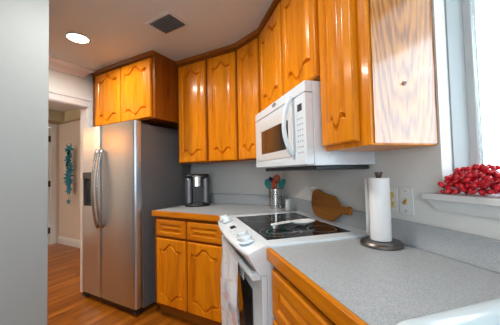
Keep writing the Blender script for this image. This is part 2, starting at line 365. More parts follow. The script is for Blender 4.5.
# two door cabinet on the back wall
YF = 1.885; ZU = 1.332
bx0, bx1 = -1.840, -1.142
c = thing('wall_cabinet', 'tall two-door honey oak cabinet on the back wall above the coffee maker', 'cabinet', (bx0, YF, ZU))
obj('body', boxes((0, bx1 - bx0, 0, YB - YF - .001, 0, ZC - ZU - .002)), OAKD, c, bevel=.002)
front('door', c, .188, -.001, .012, .330, ZD - ZU - .012); front('door', c, .538, -.001, .012, .300, ZD - ZU - .012)
bm = bmesh.new(); crown(bm, 0, bx1 - bx0, 0)
for v in bm.verts: v.co.z -= ZU
obj('crown', bm, OAKDX, c)
# diagonal corner cabinet
NU = .652; s_l, s_m, s_r = -1.862, -1.010, -.722
P0 = Vector((bx1 + .001, YF, 0)); P1 = Vector(sn(s_l - .001, NU)); ang = math.atan2(P1.y - P0.y, P1.x - P0.x); dl = (P1 - P0).length
c = thing('wall_cabinet', 'narrow single-door honey oak cabinet set across the corner above the utensil crock', 'cabinet', (P0.x, P0.y, ZU), ang)
rot = Matrix.Rotation(-ang, 3, 'Z')
def loc2(p): q = rot @ (Vector(p) - P0); return (q.x, q.y)
wn = NW - .001
bm = bmesh.new(); prism(bm, [(0, 0), (dl, 0), loc2(sn(s_l - .001, wn)), loc2(((wn * S2) - (YB - .001), YB - .001, 0)), loc2((P0.x, YB - .001, 0))], 0, ZC - ZU - .002)
obj('body', bm, OAKD, c)
front('door', c, dl / 2, -.001, .012, dl - .044, ZD - ZU - .012, ms=.05)
bm = bmesh.new(); crown(bm, 0, dl, 0)
for v in bm.verts: v.co.z -= ZU
obj('crown', bm, OAKDX, c)
# two door cabinet over the microwave
ZM = 1.668
c = rthing('wall_cabinet', 'two-door honey oak cabinet directly above the white microwave', 'cabinet', s_l, NU, ZM)
L_ = s_m - .001 - s_l
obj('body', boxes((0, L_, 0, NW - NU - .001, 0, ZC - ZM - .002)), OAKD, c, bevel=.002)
front('door', c, .222, -.001, .014, .408, ZD - ZM - .014, mt=.09, amp=.05); front('door', c, .642, -.001, .014, .378, ZD - ZM - .014, mt=.09, amp=.05)
bm = bmesh.new(); crown(bm, 0, L_, 0)
for v in bm.verts: v.co.z -= ZM
obj('crown', bm, OAKDX, c)
# end cabinet beside the window
c = rthing('wall_cabinet', 'single-door oak cabinet between microwave and window with glossy end panel', 'cabinet', s_m, NU, ZU - .008)
L_ = s_r - s_m; HB = ZC - ZU + .008 - .002
obj('body', boxes((0, L_ - .006, 0, NW - NU - .001, 0, HB)), OAK, c, bevel=.002)
front('door', c, .117, -.001, .02, .222, ZD - ZU - .012)
obj('end_panel', boxes((L_ - .005, L_, .012, NW - NU - .002, .006, HB)), OAKV, c)['label'] = 'glossy oak veneer end panel'
bm = bmesh.new(); lathe(bm, [(0, 0), (.008, .001), (.008, .003), (.003, .004), (.003, .012), (.0035, .013)], 0, 0, 14)
bmesh.ops.rotate(bm, verts=bm.verts, matrix=Matrix.Rotation(math.pi / 2, 3, 'Y'), cent=(0, 0, 0)); bmesh.ops.translate(bm, verts=bm.verts, vec=(L_, .148, 1.548 - ZU + .008))
obj('screw_hook', bm, CHROME, c, smooth=True)
bm = bmesh.new(); crown(bm, 0, L_, 0)
for v in bm.verts: v.co.z -= ZU - .008
obj('crown', bm, OAKDX, c)

# ------------------------------------------------------------------ base cabinets
bl, brr, yb = -1.862, -1.052, 1.60
c = thing('base_cabinet', 'honey oak base cabinet with two drawers and two doors beside the refrigerator', 'cabinet', (bl, yb, 0))
bm = bmesh.new(); box(bm, 0, brr - bl - .02, 0, .60, .095, .868); obj('body', bm, OAKD, c, bevel=.002)
obj('toe_kick', boxes((.0, brr - bl - .02, .06, .09, 0, .094)), OAKDX, c)
for xa, xb in ((.042, .374), (.398, .742)):
    front('drawer', c, (xa + xb) / 2, -.001, .700, xb - xa, .142, m=OAKX, cathedral=False, ms=.045, mt=.04, side_depth=1)
    front('door', c, (xa + xb) / 2, -.001, .120, xb - xa, .560, mt=.090, amp=.050, side_depth=.9, ms=.042, dip=.06, hw=.66)
c = rthing('base_cabinet', 'honey oak drawer cabinet under the speckled counter next to the range', 'cabinet', -1.028, .392, 0)
bm = boxes((0, .02, 0, .54, .095, .868), (.02, .56, .52, .54, .095, .868), (.54, .56, 0, .52, .095, .868), (.02, .54, 0, .52, .095, .115), (.02, .54, 0, .02, .115, .868)); obj('body', bm, OAKD, c, bevel=.0015)
obj('toe_kick', boxes((0, .56, .06, .08, 0, .094)), OAKDX, c)
for z, h in ((.655, .182), (.455, .182), (.255, .182), (.112, .125)):
    front('drawer', c, .285, -.001, z, .505, h, m=OAKX, cathedral=False, ms=.055, mt=.045, side_depth=1)
c = rthing('base_cabinet', 'honey oak sink cabinet under the white sink', 'cabinet', -.466, .392, 0)
bm = boxes((0, .02, 0, .54, .095, .868), (.90, .92, 0, .54, .095, .868), (.02, .90, .52, .54, .095, .868), (.02, .90, 0, .52, .095, .115), (.02, .90, 0, .02, .115, .868)); obj('body', bm, OAKD, c, bevel=.0015)
obj('toe_kick', boxes((0, .92, .06, .08, 0, .094)), OAKDX, c)
for xa in (.02, .465): front('door', c, xa + .217, -.001, .12, .425, .70, mt=.085, amp=.045)

# ------------------------------------------------------------------ counters
ZT = .914; rs0, rs1 = -1.845, -1.036; NB = .937
c = thing('countertop', 'grey speckled corner countertop with oak edge carrying the coffee maker', 'countertop', (0, 0, 0))
def dn_(s, n): return sn(s, n)[:2]
yf = 1.572; nq = yf * S2 + rs0
bm = bmesh.new(); prism(bm, [(-1.868, yf + .02), (sn(rs0 - .001, (yf + .02) * S2 + rs0)[0], yf + .02), dn_(rs0 - .001, NW - .002), (NW * S2 - YB + .0, YB - .002), (-1.868, YB - .002)], .872, ZT)
obj('top', bm, LAM, c)
obj('edge_strip', boxes((-1.870, sn(rs0, nq)[0] - .004, yf, yf + .0195, .869, ZT + .001)), OAKX, c, bevel=.004)
bm = bmesh.new(); box(bm, -1.868, NB * S2 - (YB - .018), YB - .018, YB - .001, ZT + .0005, ZT + .1)
obj('backsplash', bm, LAM, c, bevel=.002)
o = obj('backsplash', boxes((-2.155, s_r + 2.3, NB, NW - .001, ZT + .0005, ZT + .1)), LAM, c, bevel=.002); o.rotation_euler = (0, 0, R45)
c = rthing('countertop', 'grey speckled countertop with oak edge running under the window', 'countertop', rs1 + .001, 0, 0)
e0 = -rs1
bm = boxes((0, e0 - .40, .385, NW - .002, .872, ZT), (e0 + .40, 2.2, .385, NW - .002, .872, ZT), (e0 - .40, e0 + .40, .385, .44, .872, ZT), (e0 - .40, e0 + .40, .82, NW - .002, .872, ZT)); obj('top', bm, LAM, c)
obj('edge_strip', boxes((0, 2.2, .365, .3845, .866, ZT + .0015)), OAKX, c, bevel=.004)
# sink
c = rthing('kitchen_sink', 'white porcelain drop-in sink in the counter below the window', 'sink', 0, .630, ZT)
def rrect(hx, hy, r, n=6):
    out = []
    for cx, cy, a0 in ((hx - r, hy - r, 0), (-hx + r, hy - r, 90), (-hx + r, -hy + r, 180), (hx - r, -hy + r, 270)):
        for i in range(n + 1): a = math.radians(a0 + 90 * i / n); out.append((cx + r * math.cos(a), cy + r * math.sin(a)))
    return out
bm = bmesh.new(); lv = [(.430, .228, .035, .001), (.430, .228, .035, .012), (.422, .220, .035, .017), (.396, .180, .05, .017), (.384, .168, .05, .008), (.37, .155, .06, -.16), (.33, .12, .05, -.19), (.02, .02, .0199, -.192)]
rings = [[bm.verts.new((x, y, z)) for x, y in rrect(hx, hy, r)] for hx, hy, r, z in lv]
for a, b in zip(rings, rings[1:]):
    for i in range(len(a)): bm.faces.new((a[i], a[(i + 1) % len(a)], b[(i + 1) % len(a)], b[i]))
bm.faces.new(rings[-1]); obj('basin', bm, PORC, c, smooth=True)
bm = bmesh.new(); lathe(bm, [(0.001, -.19), (.035, -.19), (.04, -.187), (.035, -.186), (0.001, -.188)], 0, 0, 24); obj('drain', bm, CHROME, c, smooth=True)

# ------------------------------------------------------------------ refrigerator
fx, fy = -2.387, 1.48
c = thing('refrigerator', 'side-by-side stainless steel refrigerator with dark grey sides and ice dispenser', 'refrigerator', (fx, fy, 0))
HW = .418
obj('cabinet_shell', boxes((-HW, HW, .075, .70, .045, 1.70)), SSIDE, c, bevel=.004)
for x0 in (-HW + .01, HW - .10): obj('top_hinge_cover', boxes((x0, x0 + .09, .075, .17, 1.7005, 1.722)), BLACK, c, bevel=.004)
obj('grille', boxes((-HW + .01, HW - .01, .03, .074, .012, .062)), BLACK, c)
def fdoor(x0, x1, hole=None):
    bm = bmesh.new(); z0, z1 = .066, 1.722
    N = 14; 
    def y(x):
        k = min(x - x0, x1 - x); return .0 + (.016 * (1 - k / .022) ** 2 if k < .022 else 0)
    xs = sorted(set([x0, x0 + .004, x0 + .009, x0 + .015, x0 + .022, x1 - .022, x1 - .015, x1 - .009, x1 - .004, x1] + ([hole[0], hole[1]] if hole else [])))
    zs = sorted(set([z0, z1] + ([hole[2], hole[3]] if hole else [])))
    V = [[bm.verts.new((x, y(x), z)) for x in xs] for z in zs]
    for j in range(len(zs) - 1):
        for i in range(len(xs) - 1):
            if hole and zs[j] >= hole[2] - 1e-6 and zs[j + 1] <= hole[3] + 1e-6 and xs[i] >= hole[0] - 1e-6 and xs[i + 1] <= hole[1] + 1e-6: continue
            bm.faces.new((V[j][i], V[j][i + 1], V[j + 1][i + 1], V[j + 1][i]))
    rim = V[0] + [r[-1] for r in V[1:]] + V[-1][-2::-1] + [r[0] for r in V[-2:0:-1]]
    bk = [bm.verts.new((v.co.x, .068, v.co.z)) for v in rim]
    for i in range(len(rim)): bm.faces.new((rim[i], bk[i], bk[(i + 1) % len(rim)], rim[(i + 1) % len(rim)]))
    bm.faces.new(bk)
    if hole:
        a = [Vector((hole[0], 0, hole[2])), Vector((hole[1], 0, hole[2])), Vector((hole[1], 0, hole[3])), Vector((hole[0], 0, hole[3]))]
        f = [bm.verts.new(v) for v in a]; b = [bm.verts.new(v + Vector((0, .045, 0))) for v in a]
        for i in range(4): bm.faces.new((f[i], f[(i + 1) % 4], b[(i + 1) % 4], b[i]))
        bm.faces.new(b)
    return bm
xs = -.080
hole = (-.385, -.215, .93, 1.205)
dl_ = sharp(obj('door', fdoor(-HW, xs - .003, hole), STEEL, c, smooth=True), 40)
dr_ = sharp(obj('door', fdoor(xs + .003, HW), STEEL, c, smooth=True), 40)
obj('dispenser_recess', boxes((hole[0] + .003, hole[1] - .003, .036, .043, hole[2] + .003, hole[3] - .003), (hole[0] + .003, hole[1] - .003, .004, .036, hole[2] + .003, hole[2] + .018), (hole[0] + .04, hole[1] - .04, .012, .034, hole[3] - .11, hole[3] - .03), (hole[0] + .06, hole[1] - .06, .022, .034, hole[3] - .2, hole[3] - .11)), BLACK, dl_)
obj('dispenser_panel', boxes((hole[0] - .008, hole[1] + .008, -.004, -.0004, hole[3], hole[3] + .065)), DGREY, dl_, bevel=.002)
for x, d in ((xs - .036, dl_), (xs + .036, dr_)):
    pts = []
    for i in range(21):
        k = i / 20; z = .735 + (1.485 - .735) * k; b = math.sin(math.pi * k)
        pts.append((x, -.012 - .052 * b ** .7, z))
    bm = bmesh.new(); tube(bm, pts, [.012 + .004 * abs(2 * i / 20 - 1) ** 3 for i in range(21)], 12); obj('handle', bm, CHROME, d, smooth=True)
for x in (-HW + .05, HW - .05):
    for y in (.06, .63):
        bm = bmesh.new(); lathe(bm, [(.022, 0.0005), (.022, .012), (.012, .014), (.012, .046)], x, y, 14); obj('foot', bm, BLACK, c)
for x0 in (-HW, HW - .07): obj('hinge_bracket', boxes((x0, x0 + .07, .004, .03, .018, .048)), BLACK, c, bevel=.003)

# ------------------------------------------------------------------ range
sc = (rs0 + rs1) / 2; W2 = (rs1 - rs0) / 2 - .002
c = rthing('range', 'white slide-in electric range with black glass cooktop and front control panel', 'stove', sc, 0, 0)
obj('body', boxes((-W2 + .004, W2 - .004, .37, .90, .02, .875)), WHITE, c)
bm = bmesh.new(); gx0, gx1, gy0, gy1 = -1.775 - sc, -1.115 - sc, .402, .862
for b in ((-W2, gx0, .385, .934), (gx1, W2, .385, .934), (gx0, gx1, .385, gy0), (gx0, gx1, gy1, .934)): box(bm, *b, .876, .924)
obj('cooktop_rim', bm, WHITE, c, bevel=.003)
gl = obj('cooktop_glass', boxes((gx0 + .001, gx1 - .001, gy0 + .001, gy1 - .001, .90, .9225)), BGLASS, c)
def ring(x, y, r, wd=.004):
    bm = bmesh.new(); n = 48; V = []
    for rr in (r, r - wd): V.append([bm.verts.new((x + rr * math.cos(2 * math.pi * i / n), y + rr * math.sin(2 * math.pi * i / n), .9229)) for i in range(n)])
    for i in range(n): bm.faces.new((V[0][i], V[0][(i + 1) % n], V[1][(i + 1) % n], V[1][i]))
    obj('burner_ring', bm, RING, gl)
for s, n, rr in ((-1.255, .525, (.112, .075)), (-1.23, .755, (.078,)), (-1.63, .525, (.095,)), (-1.63, .755, (.075, .05))):
    for r in rr: ring(s - sc, n, r, .005)
# control panel: shallow slope towards the cook, bowed front
def nf(u): return .258 + .030 * abs(u) ** 2.4
bm = bmesh.new(); N = 24; st_ = []
for i in range(N + 1):
    u = 2 * i / N - 1; x = u * W2; n0 = nf(u)
    st_.append([bm.verts.new(p) for p in ((x, .384, .921), (x, .36, .9215), (x, n0 + .012, .899), (x, n0 + .003, .894), (x, n0, .886), (x, n0 + .004, .876), (x, .335, .800), (x, .384, .800))])
for a, b in zip(st_, st_[1:]):
    for k in range(8): bm.faces.new((a[k], b[k], b[(k + 1) % 8], a[(k + 1) % 8]))
bm.faces.new(st_[0]); bm.faces.new(st_[-1][::-1])
cp = sharp(obj('control_panel', bm, WHITE, c, smooth=True), 35)
SL = math.atan2(.9215 - .899, .36 - .272)
def on_panel(s, n, bm, m, name, smooth=False, dz=0):
    o = obj(name, bm, m, cp, smooth=smooth); o.location = (s - sc, n, .9215 - (.36 - n) * math.tan(SL) + .0006 + dz); o.rotation_euler = (SL, 0, 0); return o
def knob():
    bm = bmesh.new(); lathe(bm, [(.036, 0), (.036, .006), (.033, .008), (.029, .009), (.028, .026), (.025, .030), (.0005, .031)], 0, 0, 32)
    box(bm, -.004, .004, -.024, .024, .029, .0325); return bm
for s, n in ((-1.760, .318), (-1.678, .322), (-1.245, .320), (-1.160, .315)):
    k = on_panel(s, n, knob(), WHITE, 'knob', True); sharp(k, 30); k.rotation_euler = (SL, 0, -.6)
on_panel(-1.50, .322, boxes((-.03, .03, -.016, .016, 0, .001)), BLACK, 'display')
for i in range(5):
    for j in range(2):
        if i != 2 or j: on_panel(-1.60 + .068 * i - (.0 if i < 2 else .02), .295 + .022 * j - (.012 if i == 2 else 0), boxes((-.011, .011, -.003, .003, 0, .0006)), BGREY, 'button')
bm = bmesh.new()
for k in range(8):
    za = .806 + k * .0085; pr = []
    for i in range(21):
        u = -.86 + 1.72 * i / 20
        def at(z): return nf(u) + .004 + (.331 - nf(u)) * (1 - (z - .80) / .076) - .0008
        pr.append([bm.verts.new((u * W2, at(z) + o, z - o * .5)) for z, o in ((za, 0), (za + .0048, 0), (za + .0048, .0006), (za, .0006))])
    for a, b in zip(pr, pr[1:]):
        for q in range(4): bm.faces.new((a[q], b[q], b[(q + 1) % 4], a[(q + 1) % 4]))
    bm.faces.new(pr[0]); bm.faces.new(pr[-1])
obj('vent_slots', bm, BLACK, cp)
dv = obj('oven_door', boxes((-W2 + .006, W2 - .006, .346, .3695, .205, .795)), WHITE, c, bevel=.005)
obj('window', boxes((-W2 + .15, W2 - .15, .3425, .3465, .30, .68)), DGLASS, dv, bevel=.001)
hz, hn = .785, .318
bm = bmesh.new(); pts = [(-W2 + .03 + i * (2 * W2 - .06) / 16, hn - .012 * (1 - (i / 8 - 1) ** 2), hz) for i in range(17)]
tube(bm, pts, .013, 12, 1.3); 
for x in (-W2 + .03, W2 - .06): box(bm, x, x + .03, hn - .008, .347, hz - .016, hz + .016)
obj('handle', bm, WHITE, dv, bevel=.003, smooth=True)
obj('storage_drawer', boxes((-W2 + .006, W2 - .006, .346, .3695, .05, .195)), WHITE, c, bevel=.005)
for x in (-W2 + .05, W2 - .05):
    for y in (.42, .85):
        bm = bmesh.new(); lathe(bm, [(.02, 0.0005), (.02, .01), (.01, .012), (.01, .03)], x, y, 12); obj('foot', bm, BLACK, c)
# tea towel over the handle
bm = bmesh.new(); NX, NZ = 26, 60; path = []
for k in range(NZ + 1):
    t = k / NZ
    if t < .44: path.append((-1, .70 + t / .44 * (hz - .70), 0))      # back sheet going up
    elif t < .52: path.append((0, 0, (t - .44) / .08))
    else: path.append((1, hz - (t - .52) / .48 * .53, 0))
V = []
for k, (side, z, a) in enumerate(path):
    row = []
    for i in range(NX + 1):
        u = i / NX; x = -1.735 - sc + u * .48
        hang = (hz - z) if side else 0
        x += (.10 * (1 - u) + .085 * u) * min(1, hang / .40) if side > 0 else 0; 
        fold = .014 * math.sin(u * 15 + .6) * min(1, hang / .12) + .006 * math.sin(u * 31 + z * 9) * min(1, hang / .2)
        bow = .012 * (1 - ((x + .0) / W2) ** 2)
        if side == 0: row.append(bm.verts.new((x, hn - bow + .0185 * math.cos(math.pi * a), hz + .0185 * math.sin(math.pi * a))))
        elif side < 0: row.append(bm.verts.new((x, hn - bow + .0185 - min(.006, hang * .1), z)))
        else: row.append(bm.verts.new((x, hn - bow - .0185 - .020 * min(1, hang / .2) + fold, z - .012 * math.sin(u * 6) * min(1, hang / .3))))
    V.append(row)
for k in range(NZ):
    for i in range(NX): bm.faces.new((V[k][i], V[k][i + 1], V[k + 1][i + 1], V[k + 1][i]))
tw = obj('tea_towel', bm, TOWEL, None, smooth=True); tw.location = sn(sc, 0, 0); tw.rotation_euler = (0, 0, R45)
so = tw.modifiers.new('solid', 'SOLIDIFY'); so.thickness = .002; so.offset = 0
tag(tw, 'white tea towel with pink and grey print hanging over the oven handle', 'towel')

# ------------------------------------------------------------------ microwave
m0, m1, mf, mz0, mz1 = -1.797, -1.040, .572, 1.262, 1.657
c = rthing('microwave', 'white over-the-range microwave mounted under the oak cabinet', 'microwave', m0, mf, mz0)
Wm = m1 - m0; H = mz1 - mz0; D = NW - mf - .002
obj('body', boxes((0, Wm, .042, D, .0, H)), WHITE, c, bevel=.004)
obj('side_plate', boxes((Wm - .002, Wm + .0015, .12, D - .03, .015, .055)), WHITE, c, bevel=.001)
obj('underside', boxes((.03, Wm - .02, .06, D - .02, -.022, -.0005)), DGREY, c, bevel=.006)
obj('top_grille', boxes((0, Wm, 0, .0415, H - .052, H)), WHITE, c, bevel=.004)
xd = Wm - .098
dr = obj('door', boxes((0, xd, 0, .041, .004, H - .056)), WHITE, c, bevel=.005)
obj('door_frame', boxes((.05, .139, -.003, -.0002, .05, .30), (xd - .086, xd - .05, -.003, -.0002, .05, .30), (.139, xd - .086, -.003, -.0002, .05, .092), (.139, xd - .086, -.003, -.0002, .246, .30)), WHITEP, dr, bevel=.001)
obj('window', boxes((.140, xd - .087, -.0022, -.0003, .093, .245)), MGLASS, dr)
pts = []
for i in range(17):
    k = i / 16; pts.append((xd - .030 + .0 * k, -.006 - .045 * math.sin(math.pi * k) ** .75, .055 + .295 * k))
bm = bmesh.new(); tube(bm, pts, .0115, 12); obj('handle', bm, WHITE, dr, smooth=True)
pnl = obj('control_panel', boxes((xd + .002, Wm, 0, .041, .004, H - .056)), WHITE, c, bevel=.004)
obj('display', boxes((xd + .022, xd + .066, -.0012, -.0001, .262, .296)), BLACK, pnl)
for j in range(7):
    for i in range(3):
        x = xd + .018 + i * .022; z = .060 + j * .027
        obj('button', boxes((x, x + .012, -.0009, -.0001, z, z + .007)), BGREY, pnl)
bm = bmesh.new(); n = 24; vv = [bm.verts.new((0.378 + .030 * math.cos(2 * math.pi * i / n), -.0012, H - .020 + .0105 * math.sin(2 * math.pi * i / n))) for i in range(n)]
bm.faces.new(vv); r = bmesh.ops.extrude_face_region(bm, geom=bm.faces[:]); bmesh.ops.translate(bm, verts=[v for v in r['geom'] if isinstance(v, bmesh.types.BMVert)], vec=(0, .0011, 0))
bd = obj('badge', bm, DGREY, c); bd['label'] = 'small dark oval badge'
obj('badge_line', boxes((.360, .396, -.0016, -.0012, H - .0215, H - .0185)), WHITEP, bd)

# ------------------------------------------------------------------ things on the back counter
th = math.radians(38)
c = thing('coffee_maker', 'black and silver single-serve coffee maker on the counter by the refrigerator', 'coffee maker', (-1.70, 1.995, ZT), th)
def rbox(x0, x1, y0, y1, z0, z1): return (x0, x1, y0, y1, z0, z1)
def ell(hx, hy, z, n=28, p=3.2):
    out = []
    for i in range(n):
        a = 2 * math.pi * i / n; cs, s_ = math.cos(a), math.sin(a); out.append((hx * abs(cs) ** (2 / p) * (1 if cs > 0 else -1), hy * abs(s_) ** (2 / p) * (1 if s_ > 0 else -1), z))
    return out
def loft(bm, rs):
    R = [[bm.verts.new(p) for p in r] for r in rs]; n = len(R[0])
    for a, b in zip(R, R[1:]):
        for i in range(n): bm.faces.new((a[i], a[(i + 1) % n], b[(i + 1) % n], b[i]))
    bm.faces.new(R[0][::-1]); bm.faces.new(R[-1])
bm = bmesh.new(); loft(bm, [ell(.118, .10, .001), ell(.124, .105, .008), ell(.124, .105, .02)]); obj('base', bm, BLACK, c, smooth=True)
bm = bmesh.new(); box(bm, -.049, .049, -.015, .09, .02, .282); obj('cup_recess', bm, BLACK, c)
bm = bmesh.new(); loft(bm, [ell(.120, .094, .021), ell(.120, .094, .282)])
for v in bm.verts: v.co.y = max(v.co.y, .0)
obj('rear_shell', bm, BLACK, c)
for s in (-1, 1):
    bm = bmesh.new(); x0, x1 = sorted((s * .050, s * .108)); loft(bm, [[(x, y, z) for x, y in ((x0, -.092), ((x1 if s > 0 else x0), -.092 if s < 0 else -.07), (x1, -.07 if s > 0 else -.092), (x1, .09), (x0, .09))] for z in (.021, .285)]) if False else box(bm, x0, x1, -.088, .092, .021, .282)
    obj('side_column', bm, mat('graphite_plastic', (.16, .165, .175), .35, metal=.6, var=.05) if s < 0 else bpy.data.materials['graphite_plastic'], c, bevel=.022, seg=4)
obj('drip_tray', boxes((-.046, .046, -.10, -.016, .021, .032)), DGREY, c, bevel=.003)
bm = bmesh.new(); loft(bm, [ell(.044, .055, .195, 28, 4), ell(.044, .055, .282, 28, 4)]); 
for v in bm.verts: v.co.y -= .045
obj('brew_head', bm, CHROME, c, smooth=True); sharp(bpy.context.scene.objects['brew_head'], 40)
bm = bmesh.new(); loft(bm, [ell(.122, .102, .283), ell(.122, .102, .300), ell(.108, .09, .314)]); obj('lid', bm, BLACK, c, smooth=True)
bm = bmesh.new(); tube(bm, [(-.05, -.085, .289), (-.035, -.112, .293), (.035, -.112, .293), (.05, -.085, .289)], .008, 10); obj('lift_handle', bm, CHROME, c, smooth=True)
# utensil crock
cx, cy = -.897, 2.090
c = thing('utensil_crock', 'perforated stainless steel utensil crock in the counter corner', 'utensil holder', (cx, cy, ZT))
bm = bmesh.new(); lathe(bm, [(.054, .0005), (.057, .004), (.057, .168), (.059, .170), (.059, .173), (.054, .173), (.054, .008), (.001, .008)], 0, 0, 36); sharp(obj('pot', bm, CHROME, c, smooth=True), 40)
bm = bmesh.new()
for j in range(7):
    for i in range(24):
        a = 2 * math.pi * (i + .5 * (j % 2)) / 24; z = .03 + j * .019; r = .0574
        k = 8; vv = [bm.verts.new((r * math.cos(a + .0035 / r * math.cos(2 * math.pi * q / k)), r * math.sin(a + .0035 / r * math.cos(2 * math.pi * q / k)), z + .0045 * math.sin(2 * math.pi * q / k))) for q in range(k)]; bm.faces.new(vv)
obj('perforations', bm, BLACK, c)
def utensil(name, label, m, dx, dy, lean, az, L, hw, hl, rz):
    c = thing(name, label, 'kitchen utensil', (cx + .877 * dx - .48 * dy, cy + .48 * dx + .877 * dy, ZT + .012), 0, None)
    bm = bmesh.new(); tube(bm, [(0, 0, 0), (0, 0, L - hl + .01)], .005, 10); h = obj('handle', bm, CHROME, c, smooth=True)
    bm = bmesh.new(); n = 12; pts = []
    R = []
    for j in range(11):
        k = j / 10; z = L - hl + hl * k; w_ = hw * max(.12, math.sin(math.pi * (k * .86 + .10)) ** .55)
        d = .012 * math.sin(math.pi * k)
        R.append([(w_ * math.cos(2 * math.pi * i / n), .0045 * math.sin(2 * math.pi * i / n) + d, z) for i in range(n)])
    loft(bm, R); g = obj('head', bm, m, c, smooth=True)
    c.rotation_euler = Matrix.Rotation(az, 3, 'Z').to_4x4() @ Matrix.Rotation(lean, 4, 'Y') @ Matrix.Rotation(rz, 4, 'Z') and (Matrix.Rotation(az, 4, 'Z') @ Matrix.Rotation(lean, 4, 'Y') @ Matrix.Rotation(rz, 4, 'Z')).to_euler()
    return c
AZ = math.atan2(.48, .877)   # picture-plane rightward is about (cos, sin) of this
utensil('spatula', 'teal silicone spoon leaning over the rim towards the coffee maker', TEAL, .031, -.012, .42, AZ + math.pi, .268, .031, .09, -.3)
utensil('spatula', 'teal silicone spatula leaning over the rim towards the range wall', TEAL, -.032, .006, .45, AZ, .268, .031, .09, .3)
utensil('spatula', 'red-orange silicone spatula standing at the front of the crock', RED, .004, -.028, .10, AZ + math.pi, .238, .026, .075, -.7)
utensil('spoon', 'tall brown-orange spoon standing at the back of the crock', ORANGE, .004, .030, .06, AZ, .285, .032, .08, -.1)
utensil('spoon', 'navy blue spoon behind the teal spoon in the crock', BLUE, .010, .016, .20, AZ + math.pi, .268, .026, .08, .2)
# shaker
c = thing('shaker', 'small white shaker on the counter between crock and range', 'shaker', (-.745, 1.985, ZT))
bm = bmesh.new(); lathe(bm, [(.019, .0005), (.021, .004), (.019, .07), (.018, .078)], 0, 0, 20); obj('jar', bm, CERAM, c, smooth=True)
bm = bmesh.new(); lathe(bm, [(.021, .0785), (.021, .088), (.018, .092), (.001, .093)], 0, 0, 20); sharp(obj('cap', bm, WHITEP, c, smooth=True), 40)
# spoon rest on the cooktop
p0, p1 = Vector((-.585, 1.295, 0)), Vector((-.425, 1.505, 0)); dv_ = p1 - p0
c = thing('spoon_rest', 'white ceramic spoon rest lying on the black glass cooktop', 'spoon rest', (p0.x, p0.y, .9235), math.atan2(dv_.y, dv_.x))
Ls = dv_.length + .02
bm = bmesh.new(); NU_, NV = 40, 16; top = []; bot = []
for i in range(NU_ + 1):
    k = i / NU_; x = Ls * k
    wv = .014 + .003 * (1 - k) if k < .45 else .014 + .036 * math.sin(min(1, (k - .45) / .55 * 1.0) * math.pi * .92) ** .7
    if i in (0, NU_): wv *= .35
    h0 = .018 + .006 * math.sin(k * math.pi) if k < .5 else .020 - .002 * math.sin((k - .5) * 2 * math.pi)
    ra, rb = [], []
    for j in range(NV + 1):
        v = 2 * j / NV - 1; dish = (.017 * (1 - v * v) * math.sin(max(0, (k - .45) / .55) * math.pi) if k > .45 else .003 * (1 - v * v))
        z = h0 + .006 - dish; ra.append(bm.verts.new((x, wv * v, z))); rb.append(bm.verts.new((x, wv * v * .97, max(.0005, z - .005 - .0015 * (1 - v * v)))))
    top.append(ra); bot.append(rb)
for i in range(NU_):
    for j in range(NV):
        bm.faces.new((top[i][j], top[i + 1][j], top[i + 1][j + 1], top[i][j + 1])); bm.faces.new((bot[i][j], bot[i][j + 1], bot[i + 1][j + 1], bot[i + 1][j]))
    bm.faces.new((top[i][0], bot[i][0], bot[i + 1][0], top[i + 1][0])); bm.faces.new((top[i][NV], top[i + 1][NV], bot[i + 1][NV], bot[i][NV]))
for i in (0, NU_):
    for j in range(NV): bm.faces.new((top[i][j], top[i][j + 1], bot[i][j + 1], bot[i][j]) if i == 0 else (top[i][j], bot[i][j], bot[i][j + 1], top[i][j + 1]))
sr = obj('dish', bm, CERAM, c, smooth=True)
bm = bmesh.new(); lathe(bm, [(.016, .0), (.018, .004), (.014, .010)], Ls * .74, 0, 20); obj('foot_ring', bm, CERAM, c)
bm = bmesh.new(); lathe(bm, [(.006, .0), (.008, .006), (.006, .016)], Ls * .06, 0, 14); obj('foot_ring', bm, CERAM, c)
# cutting board leaning on the backsplash
out = [(-1.6106, 0.1705), (-1.5816, 0.1822), (-1.5477, 0.189), (-1.5179, 0.1841), (-1.4916, 0.1725), (-1.4131, 0.1622), (-1.3582, 0.1568), (-1.3303, 0.1382), (-1.2856, 0.1084), (-1.2388, 0.105), (-1.2103, 0.1125), (-1.1921, 0.1011), (-1.2018, 0.0649), (-1.2337, 0.0655), (-1.2791, 0.0603), (-1.3157, 0.0353), (-1.3542, 0.0060), (-1.385, 0.0035), (-1.4262, 0.0041), (-1.5252, 0.0063), (-1.5731, 0.0218), (-1.5988, 0.0527), (-1.6109, 0.0812), (-1.6175, 0.11), (-1.6174, 0.1397)]
SB = -1.43
c = rthing('cutting_board', 'brown wooden pig-shaped cutting board leaning on the backsplash behind the cooktop', 'cutting board', SB, .902, .9265)
bm = bmesh.new(); a = [bm.verts.new((s - SB, 0, v - .0028)) for s, v in out]; b = [bm.verts.new((s - SB, .016, v - .0028)) for s, v in out]; n = len(out)
bm.faces.new(a); bm.faces.new(b[::-1])
for i in range(n): bm.faces.new((a[i], b[i], b[(i + 1) % n], a[(i + 1) % n]))
bo = obj('board', bm, BOARD, c, bevel=.003); bo.rotation_euler = (-math.atan2(.014, .1), 0, 0)
bm = bmesh.new(); vv = [bm.verts.new((-1.5608 - SB + .007 * math.cos(2 * math.pi * i / 16), -.0006, .1130 + .007 * math.sin(2 * math.pi * i / 16))) for i in range(16)]; bm.faces.new(vv)
obj('eye_hole', bm, BLACK, bo)
